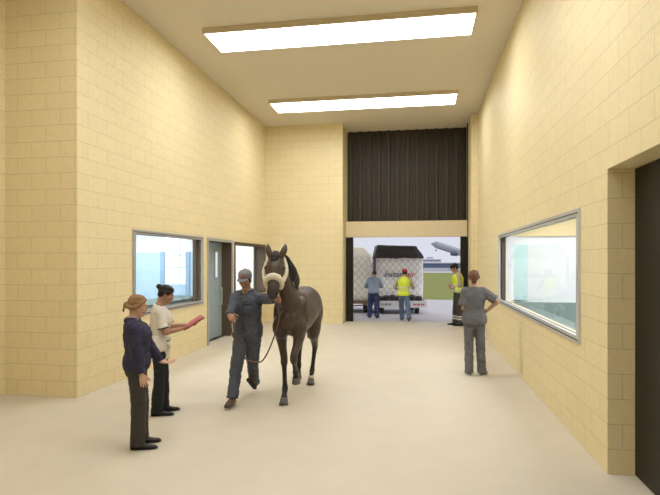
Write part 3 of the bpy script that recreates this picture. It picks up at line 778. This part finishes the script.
p.finish('fair-haired woman in a navy jacket and charcoal trousers, one palm held out')

# nurse with the red folder
p = Person('person', (-3.17, 5.97, 0), heading(.9, .43), 1.60, male=False, hairmat=M_blackh,
           rh=(.14, .31, 1.165), re=(.35, -.7, -1), rdir=(-.25, 1, .12), rpalm=(-.4, 0, 1), rcurl=30,
           lh=(-.06, .38, 1.185), le=(-.5, -.5, -1), ldir=(.2, 1, .15), lpalm=(.4, 0, 1), lcurl=30,
           rf=(.085, -.03, .08), lf=(-.09, .05, .08), lean=1, head_pitch=24, head_yaw=0)
p.build(pbr('skin_olive', (.40, .22, .15), .55, .08, 14, .05, 150)); p.hair(M_blackh, 'bun'); p.trousers(M_blackt, (.103, .090, .080, .080), seed=5)
j = p.top(M_tunic, 'tunic', .82, 1.475, .027, lambda z: .018*max(0, (1.06-z)/.2), .40, (.070, .068, .05, .04), .005, seed=8)
p.collar(M_piping, 1.480, (.070, .066), .010, .014, 'neck_piping', gap=20)
for sx in (-1, 1): p.patch('tunic_pocket', M_tunic, .955, sx*.105, (.11, .10), j, 1, .040); p.patch('pocket_piping', M_piping, 1.008, sx*.105, (.11, .010), j, 1, .043)
for sd in (1, -1):
    a, e, w = p.arm[sd]; c = a.lerp(e, .80); d = (e-a).normalized(); bm = bmesh.new()
    tube(bm, [c-d*.006, c+d*.006], [.0715, .0715], sub=1, flat=True); obj('sleeve_piping', bm, M_piping, j, True)
p.shoes(M_shoe); nurse = p
p.finish('dark-haired woman in a white tunic and black trousers reading from a red folder')
fo = empty('folder', nurse.root.location, nurse.root.rotation_euler.z); fo.scale = (nurse.sc,)*3
c = V(.03, .43, 1.222); Rf = rotm('Z', 8) @ rotm('X', 30)
def fpan(name, y0, y1, zz, mat, th=.004, lift=0, xs=.155):
    bm = bmesh.new(); box(bm, -xs, xs, y0, y1, zz, zz+th, .0015)
    for v in bm.verts: v.co = c+Rf @ (rotm('X', lift) @ v.co)
    return obj(name, bm, mat, fo)
fpan('back_cover', -.15, .17, -.006, M_folder); fpan('front_cover', -.15, .165, .006, M_folder, lift=3); fpan('paper_sheets', -.14, .158, .0, M_wcap, .003, 1, .145)
tag(fo, 'red card folder held open in front of the woman in the white tunic', 'folder')

# handler in coveralls
rope_hand = at(283.5, 299, 6.42); rope_low = at(231, 320.5, 6.62)
p = Person('person', (-2.345, 6.80, 0), heading(-.12, -1), 1.80, hairmat=M_blackh, girth=1.05, pel=(-.045, .0, .915),
           rh=tuple(rope_low+V(-.02, -.02, .06)), rh_world=True, re=(.6, -.9, -.2), rdir=(-.75, .5, -.35), rpalm=(-.2, -.8, -.5), rcurl=62,
           lh=tuple(rope_hand+V(-.10, .07, -.01)), lh_world=True, le=(-.3, -.2, -1), ldir=(-.8, .55, .1), lpalm=(.3, .9, -.2), lcurl=58,
           rf=(.02, .33, .082), lf=(.03, -.36, .15), lpit=-38, ryaw=8, lyaw=4, rk=(.1, 1, 0), lk=(0, 1, 0), lean=5, twist=-6, hip_yaw=4, head_pitch=14, head_yaw=14)
p.build(M_skind); p.hair(M_blackh, 'short'); p.cap(M_capg, M_capg, M_redcap)
j = p.top(M_cover, 'coveralls', .83, 1.475, .026, None, .97, (.080, .074, .066, .052), .010, legs=(.114, .100, .088, .078), seed=11, hem=.015)
p.collar(M_cover, 1.490, (.080, .074), .016, .05, 'coverall_collar', gap=80)
p.collar(M_khaki, 1.497, (.064, .060), .012, .045, 'shirt_collar', gap=40)
p.patch('front_placket', M_coverd, 1.20, 0, (.035, .46), j, 1, .034)
for sx in (-1, 1): p.patch('chest_pocket', M_cover, 1.27, sx*.095, (.12, .12), j, 1, .032); p.patch('pocket_flap', M_coverd, 1.335, sx*.095, (.125, .03), j, 1, .036)
p.shoes(M_boot, None, 1.08, 'boot'); handler = p
p.finish('man in slate blue coveralls and grey cap leading the horse')

# woman in grey scrubs, hands on hips
p = Person('person', (.925, 8.92, 0), heading(-.04, 1), 1.73, male=False, girth=1.10, hairmat=M_auburn, face=True,
           rh=(.215, .03, 1.075), re=(1, -.5, .5), rdir=(-.55, .75, -.25), rpalm=(-.8, -.5, 0), rcurl=35,
           lh=(-.12, .20, 1.10), le=(-.35, -1, -.3), ldir=(.6, .75, -.2), lpalm=(.7, -.6, 0), lcurl=35,
           rf=(.125, -.01, .08), lf=(-.085, -.04, .08), ryaw=-28, lyaw=6, pel=(.0, 0, .95), roll=0, shrug=.015, head_yaw=-6, head_pitch=0)
p.build(); p.hair(M_auburn, 'tucked'); p.trousers(M_scrub, (.104, .092, .080, .076), .045, seed=20, amp=.008)
j = p.top(M_scrub, 'scrub_top', .87, 1.475, .022, lambda z: .012*max(0, (1.08-z)/.2), .44, (.080, .080, .06, .05), .007, seed=22)
p.collar(M_scrub, 1.482, (.068, .064), .010, .018, 'neckband', gap=30)
p.shoes(pbr('grey_trainer', (.10, .10, .105), .6, .1, 14), pbr('pale_trainer_sole', (.42, .42, .42), .6, .05))
p.finish('auburn-haired woman in grey scrubs seen from behind, hand on hip, near the right wall')

# hi-vis worker standing in the doorway
p = Person('person', (1.17, 15.62, 0), heading(-1, -.12), 1.82, hairmat=M_blackh, girth=1.08,
           rh=(.05, .22, 1.13), re=(.5, -.9, -.6), rdir=(-.7, .6, 0), rpalm=(-.2, -1, 0), rcurl=40,
           lh=(-.03, .20, 1.07), le=(-.5, -.9, -.6), ldir=(.8, .5, 0), lpalm=(.2, -1, 0), lcurl=40,
           rf=(.11, .05, .082), lf=(-.10, -.06, .082), lean=4, head_pitch=24)
p.build(M_skind, .007); p.hair(M_blackh, 'short'); p.cap(M_shoe)
p.trousers(M_trgrey, (.112, .104, .10, .098), seed=30)
p.top(M_khaki, 'shirt', .93, 1.475, .016, None, .96, (.078, .07, .06, .05), .007, seed=31)
p.collar(M_khaki, 1.49, (.074, .07), .014, .04, 'shirt_collar')
bm = bmesh.new(); p.torso(bm, .93, 1.455, .030)
vst = fuse('safety_vest', bm, M_hiv, p.root, .009, 4, .5, crumple(.005, 7, 12, 4))
for z in (1.02, 1.16):
    bm = bmesh.new(); p.torso(bm, z-.022, z+.022, .037); obj('reflective_band', bm, M_tape, vst, True)
for sd in (1, -1):
    hp, kn, an = p.leg[sd]; 
    for t in (.55, .72):
        c = kn.lerp(an, t); d = (an-kn).normalized(); bm = bmesh.new(); tube(bm, [c-d*.02, c+d*.02], [.104, .104], sub=1, flat=True, seg=20); obj('trouser_band', bm, M_tape, p.root, True)
p.shoes(M_shoe, None, 1.08, 'boot')
p.finish('worker in dark cap and yellow vest standing side-on at the right of the doorway')

# light blue shirt worker
p = Person('person', (-1.47, 17.25, 0), heading(.08, 1), 1.60, hairmat=M_blackh, girth=1.12, face=False,
           rh=(.20, .34, 1.12), re=(.7, -.7, -.6), rdir=(-.1, 1, .2), rpalm=(-.3, .2, -1), rcurl=35,
           lh=(-.22, .34, 1.10), le=(-.8, -.7, -.6), ldir=(.1, 1, .2), lpalm=(.3, .2, -1), lcurl=35,
           rf=(.13, -.02, .082), lf=(-.14, .0, .082), lean=15, head_pitch=38)
p.build(M_skind, .007); p.hair(M_blackh, 'short')
p.trousers(M_workblue, (.114, .108, .098, .094), seed=40)
p.top(M_blueshirt, 'shirt', .92, 1.475, .030, None, .82, (.082, .074, .064, .056), .008, seed=41)
p.collar(M_blueshirt, 1.485, (.074, .07), .014, .035, 'shirt_collar')
p.shoes(M_shoe, None, 1.08, 'boot')
p.finish('worker in light blue shirt and dark blue trousers facing the container')

# hi-vis vest worker walking to the container
p = Person('person', (-.44, 16.28, 0), heading(.02, 1), 1.70, hairmat=M_blackh, face=False, pel=(0, 0, .90),
           rh=(.26, .42, 1.05), re=(.7, -.6, -.7), rdir=(.2, 1, .0), rpalm=(-.4, .2, -1), rcurl=30,
           lh=(-.22, .36, 1.02), le=(-.8, -.7, -.5), ldir=(.1, 1, .1), lpalm=(.3, .2, -1), lcurl=30,
           rf=(.19, -.46, .17), rpit=-50, lf=(-.07, .32, .082), lean=17, head_pitch=18, twist=-6)
p.build(M_skind, .007); p.hair(M_blackh, 'short'); p.cap(M_redcap, M_redcap)
p.trousers(M_denim, (.104, .092, .082, .080), seed=50)
p.top(M_khaki, 'shirt', .96, 1.475, .016, None, .62, (.074, .068, .058, .05), .007, seed=51)
bm = bmesh.new(); p.torso(bm, .90, 1.47, .030, lambda z: .012*max(0, (1.05-z)/.15))
vst = fuse('safety_vest', bm, M_hiv, p.root, .009, 4, .5, crumple(.006, 7, 12, 6))
for z in (1.03, 1.13):
    bm = bmesh.new(); p.torso(bm, z-.02, z+.02, .038); obj('reflective_band', bm, M_tape, vst, True)
p.shoes(M_boot, pbr('tan_boot_sole', (.30, .16, .09), .7, .1), 1.05, 'boot')
p.finish('worker in red cap, yellow vest and jeans walking towards the container')
# ------------------------------------------------------------------ horse
def horse_mat():
    m = pbr('bay_coat', (.063, .041, .030), .42, .12, 7, .04, 260, .35)
    nt = m.node_tree; N = nt.nodes; L = nt.links
    b = N['Principled BSDF']; src = b.inputs['Base Color'].links[0].from_socket
    tc = N.new('ShaderNodeTexCoord'); sp = N.new('ShaderNodeSeparateXYZ'); L.new(tc.outputs['Object'], sp.inputs[0])
    mr = N.new('ShaderNodeMapRange'); mr.inputs['From Min'].default_value = .47; mr.inputs['From Max'].default_value = .60; L.new(sp.outputs['Z'], mr.inputs['Value'])
    mx = N.new('ShaderNodeMix'); mx.data_type = 'RGBA'; mx.inputs['A'].default_value = (.018, .014, .013, 1)
    L.new(mr.outputs['Result'], mx.inputs['Factor']); L.new(src, mx.inputs['B']); L.new(mx.outputs['Result'], b.inputs['Base Color'])
    return m
M_coat = horse_mat()
M_mane = pbr('black_mane', (.010, .008, .008), .5, .3, 50, .3, 90)
M_hoof = pbr('grey_hoof', (.13, .12, .115), .5, .2, 20)
M_fleece = pbr('cream_fleece', (.72, .66, .54), .95, .08, 40, .8, 120)
M_muz = pbr('dark_muzzle', (.035, .031, .032), .55, .15, 16)
hr = empty('horse', (-1.70, 7.25, 0), heading(.015, -1))
bm = bmesh.new()
T = [(-.80, 1.22, .07, .12), (-.74, 1.22, .17, .21), (-.60, 1.23, .245, .275), (-.42, 1.225, .265, .285), (-.20, 1.20, .262, .275), (.02, 1.165, .265, .295),
     (.22, 1.17, .245, .315), (.40, 1.165, .215, .30), (.54, 1.14, .185, .245), (.64, 1.12, .12, .16)]
tube(bm, [V(0, y, z) for y, z, a, b in T], [(a, b) for y, z, a, b in T], (0, 0, 1), seg=24, sub=3)
ellipsoid(bm, (0, .22, 1.43), (.07, .20, .09)); ellipsoid(bm, (0, -.42, 1.44), (.13, .22, .08))
for s in (-1, 1):
    ellipsoid(bm, (s*.115, .53, 1.02), (.12, .15, .17)); ellipsoid(bm, (s*.155, .40, 1.18), (.10, .16, .24))
    ellipsoid(bm, (s*.135, -.56, 1.12), (.13, .22, .27))
# neck (its crest swings a little to the horse's left)
HX = .085
NK = [(.0, .36, 1.28, .15, .27), (.0, .56, 1.40, .125, .235), (-.01, .72, 1.58, .100, .185), (-.03, .83, 1.76, .084, .145), (-HX, .90, 1.90, .078, .11)]
tube(bm, [V(-x, y, z) for x, y, z, a, b in NK], [(a, b) for x, y, z, a, b in NK], (0, 1, .6), seg=20, sub=4)
poll = V(HX, .93, 1.945); Rhd = rotm('Z', 4) @ rotm('X', -59)       # head axis +Y of this frame points along the face
def HH(x, y, z): return poll+Rhd @ V(x, y, z)
HD = [(-.03, -.06, .085, .085), (.06, -.055, .115, .115), (.15, -.06, .126, .135), (.24, -.06, .112, .120), (.33, -.05, .088, .092), (.40, -.045, .070, .074), (.455, -.05, .070, .070), (.50, -.055, .060, .057)]
tube(bm, [HH(0, y, z) for y, z, a, b in HD], [(a, b) for y, z, a, b in HD], Rhd @ V(0, 0, 1), seg=22, sub=4, power=2.25)
for s in (-1, 1):
    ellipsoid(bm, HH(s*.075, .16, -.12), (.046, .11, .075), Rhd)          # jowl
    ellipsoid(bm, HH(s*.106, .155, .005), (.026, .040, .028), Rhd)         # eye socket
    ellipsoid(bm, HH(s*.046, .472, -.025), (.024, .035, .028), Rhd)         # nostril
    # ear
    tube(bm, [HH(s*.070, -.01, .0), HH(s*.095, -.075, .02), HH(s*.110, -.135, .03), HH(s*.115, -.195, .030)], [(.036, .025), (.045, .027), (.034, .021), (.006, .005)], Rhd @ V(s*.3, 0, 1), seg=12, sub=3)
ellipsoid(bm, HH(0, .445, -.105), (.042, .05, .03), Rhd)
hooves = []
def foreleg(s, pts):
    el, kn, ft, cor, toe = [V(*q) for q in pts]
    tube(bm, [V(s*.14, .42, 1.16), el, el.lerp(kn, .45), kn+V(0, 0, .07), kn, kn.lerp(ft, .2), ft.lerp(kn, .2), ft, ft.lerp(cor, .6), cor],
         [(.10, .15), (.085, .12), (.058, .072), (.050, .052), (.050, .056), (.034, .042), (.032, .042), (.043, .050), (.036, .042), (.046, .054)], (0, 1, 0), seg=14, sub=3)
    hooves.append((cor, toe))
def hindleg(s, pts):
    st, hk, ft, cor, toe = [V(*q) for q in pts]
    tube(bm, [V(s*.13, -.52, 1.16), st, st.lerp(hk, .45), hk.lerp(st, .16), hk, hk.lerp(ft, .22), ft.lerp(hk, .2), ft, ft.lerp(cor, .6), cor],
         [(.13, .25), (.115, .165), (.070, .095), (.050, .070), (.048, .064), (.036, .048), (.033, .044), (.043, .050), (.036, .042), (.046, .054)], (0, 1, 0), seg=14, sub=3)
    hooves.append((cor, toe))
# right fore planted, left fore lifted, hind pair mid-stride
foreleg(1, [(.135, .46, .92), (.085, .50, .53), (.065, .53, .20), (.060, .60, .085), (.058, .635, .0)])
foreleg(-1, [(-.125, .50, .92), (-.095, .70, .60), (-.072, .50, .42), (-.066, .445, .33), (-.066, .43, .245)])
hindleg(-1, [(-.13, -.48, .86), (-.115, -.70, .56), (-.085, -.62, .20), (-.08, -.55, .085), (-.08, -.515, .0)])
hindleg(1, [(.13, -.60, .86), (.16, -.88, .57), (.185, -.90, .22), (.19, -.87, .10), (.19, -.84, .012)])
body = fuse('body', bm, M_coat, hr, .011, 6, .5)
for s, (cor, toe) in enumerate(hooves):
    bm = bmesh.new(); d = toe-cor
    tube(bm, [cor+d*.02, cor+d*.5, cor+d*.98], [(.047, .056), (.054, .063), (.060, .070)], (0, 1, 0), seg=18, sub=2, flat=True)
    obj('hoof', bm, M_hoof, hr, True)
    if s == 2:
        bm = bmesh.new(); tube(bm, [cor+V(0, 0, .01), cor+V(0, 0, .05)], [.052, .048], seg=16, sub=1, flat=True); obj('white_coronet', bm, M_fleece, hr, True)
for s in (-1, 1):
    bm = bmesh.new(); ellipsoid(bm, HH(s*.115, .158, .008), (.018, .024, .019), Rhd); obj('eye', bm, M_iris, hr, True)
    bm = bmesh.new(); ellipsoid(bm, HH(s*.056, .495, -.018), (.010, .018, .016), Rhd); obj('nostril', bm, M_iris, hr, True)
bm = bmesh.new()
tube(bm, [HH(0, .415, -.047), HH(0, .455, -.050), HH(0, .503, -.056)], [(.0725, .0745), (.0735, .0735), (.062, .059)], Rhd @ V(0, 0, 1), seg=20, sub=3, power=2.25)
for s in (-1, 1): ellipsoid(bm, HH(s*.046, .472, -.025), (.026, .037, .030), Rhd)
fuse('muzzle_skin', bm, M_muz, hr, .006, 3)
# mane hanging on the horse's left, forelock, tail
bm = bmesh.new()
for i in range(26):
    t = .58+.42*i/25; k = t*4; a = min(3, int(k)); f = k-a
    q = [u*(1-f)+w*f for u, w in zip(NK[a], NK[min(4, a+1)])]
    top = V(-q[0], q[1]-q[4]*.84, q[2]+q[4]*.54)
    L = .20+.06*noise.noise((i*.9, 0, 0)); o = .012*noise.noise((i*1.7, 3, 0))
    tube(bm, [top+V(.012, .02, -.015), top+V(-.045, -.005, .016+o), top+V(-.10-q[3]*.4, .0, -.06), top+V(-.095-q[3]*.5+o, .03, -L)], [(.022, .028), (.036, .034), (.034, .034), (.012, .016)], (0, 1, 0), seg=8, sub=3)
fuse('mane', bm, M_mane, hr, .009, 2, .4)
bm = bmesh.new()
for i in range(5):
    x = -.035+.0175*i
    tube(bm, [HH(x*.7, -.06, .045), HH(x, .0, .070), HH(x*1.1, .05, .072-abs(x)*.2), HH(x*.9+.02, .09+.02*(i % 2), .076-abs(x)*.3)], [.014, .016, .012, .004], Rhd @ V(0, 0, 1), seg=8, sub=3)
fuse('forelock', bm, M_mane, hr, .007, 2, .4)
bm = bmesh.new()
for i in range(7):
    a = i*2*PI/7; o = V(.03*math.cos(a), .02*math.sin(a), 0)
    tube(bm, [V(0, -.80, 1.36)+o*.4, V(0, -.87, 1.28)+o, V(0, -.90, 1.0)+o*1.6, V(0, -.88, .66+.03*(i % 3))+o*1.2], [.025, .03, .03, .01], seg=8, sub=3)
fuse('tail', bm, M_mane, hr, .010, 2, .4)
# fleece headcollar
def fluffy(amp, f=38.):
    def fn(co, no):
        d = np.array([noise.noise((q[0]*f, q[1]*f, q[2]*f)) for q in co]); return co+no*(amp*d)[:, None]
    return fn
bm = bmesh.new(); pts = []
for i in range(25):
    an = rad(-35+250*i/24); pts.append(HH(.100*math.cos(an), (.352-.052*math.sin(an)), -.048+.100*math.sin(an)))
tube(bm, pts, [.026+.017*math.sin(PI*i/24) for i in range(25)], Rhd @ V(0, 1, 0), seg=12, sub=1)
hc = fuse('headcollar_noseband', bm, M_fleece, hr, .007, 3, .5, fluffy(.004)); hc['label'] = 'cream fleece noseband'
for s in (-1, 1):
    bm = bmesh.new()
    tube(bm, [HH(s*.100, .335, -.05), HH(s*.130, .25, -.055), HH(s*.144, .16, -.05), HH(s*.126, .07, -.035), HH(s*.100, -.01, -.01)], [.028, .028, .026, .022, .016], Rhd @ V(0, 0, 1), seg=12, sub=3)
    o = fuse('headcollar_cheekpiece', bm, M_fleece, hr, .007, 3, .5, fluffy(.004)); o['label'] = 'cream fleece cheekpiece'
M_leather = pbr('brown_leather', (.10, .045, .022), .5, .15, 30)
bm = bmesh.new(); pts = [HH(.10*math.cos(rad(a)), .01-.02*math.sin(rad(a)), -.02+.095*math.sin(rad(a))) for a in range(0, 181, 15)]
tube(bm, pts, [(.004, .013)]*len(pts), Rhd @ V(0, 1, 0), seg=8, sub=1); obj('headpiece_strap', bm, M_leather, hr, True)
bm = bmesh.new(); tube(bm, [HH(-.085, .33, -.11), HH(0, .345, -.145), HH(.085, .33, -.11)], [(.006, .014)]*3, Rhd @ V(0, 1, 0), seg=8, sub=3); obj('chin_strap', bm, M_leather, hr, True)
tag(hr, 'dark bay horse in a cream fleece headcollar, walking towards the viewer with one foreleg lifted', 'horse')
# lead rope
bpy.context.view_layer.update()
chin = hr.matrix_world @ HH(0, .35, -.15)
lw = handler.root.matrix_world @ (handler.arm[-1][2]) ; rw = handler.root.matrix_world @ (handler.arm[1][2])
def grip(sd):
    k = handler.k; pre = 'r' if sd > 0 else 'l'; d = Vector(k[pre+'dir']).normalized(); n = Vector(k[pre+'palm']); n = (n-d*n.dot(d)).normalized()
    return handler.root.matrix_world @ (handler.arm[sd][2]+d*.085+n*.028)
gl, gr = grip(-1), grip(1)
bm = bmesh.new()
low = at(256, 362, 6.45)
pts = [chin, chin.lerp(gl, .5)+V(0, -.01, -.02), gl, gl+V(.0, -.02, -.12), at(279, 320, 6.42), at(271, 345, 6.42), at(263, 360, 6.44), low, at(246, 359, 6.48), at(239, 345, 6.45), at(234, 330, 6.5), gr, gr+V(-.02, -.05, -.06), gr+V(.02, -.06, -.22)]
tube(bm, pts, [.0095]*len(pts), seg=8, sub=6)
lr = obj('lead_rope', bm, pbr('brown_rope', (.13, .075, .05), .8, .2, 60), None, True)
tag(lr, 'thin brown lead rope hanging in a loop between the horse and the man in coveralls', 'rope')



# ------------------------------------------------------------------ light, camera
w = bpy.data.worlds.new('overcast_sky'); scene.world = w; w.use_nodes = True
bg = w.node_tree.nodes['Background']; bg.inputs[0].default_value = (.78, .80, .90, 1); bg.inputs[1].default_value = .92
sl = bpy.data.lights.new('fill_sun', 'SUN'); sl.energy = 1.7; sl.angle = rad(35); sl.color = (1, .97, .93)  # soft sun added to the overcast to brighten the container fronts
so = bpy.data.objects.new('fill_sun', sl); COL.objects.link(so); so.rotation_euler = V(-.45, .38, -1.2).to_track_quat('-Z', 'Y').to_euler(); so.location = (30, 0, 30)
cam = bpy.data.cameras.new('camera'); co = bpy.data.objects.new('camera', cam); COL.objects.link(co)
cam.sensor_fit = 'HORIZONTAL'; cam.sensor_width = 36; cam.lens = 516/660*36
cam.shift_y = 13.5/660; cam.clip_end = 2000
co.location = (0, 0, 1.9); co.rotation_euler = (PI/2, 0, math.atan(88/516))
scene.camera = co
vs = scene.view_settings
vs.view_transform = 'Standard'; vs.look = 'None'; vs.gamma = 1; vs.use_curve_mapping = False; vs.exposure = 0.0
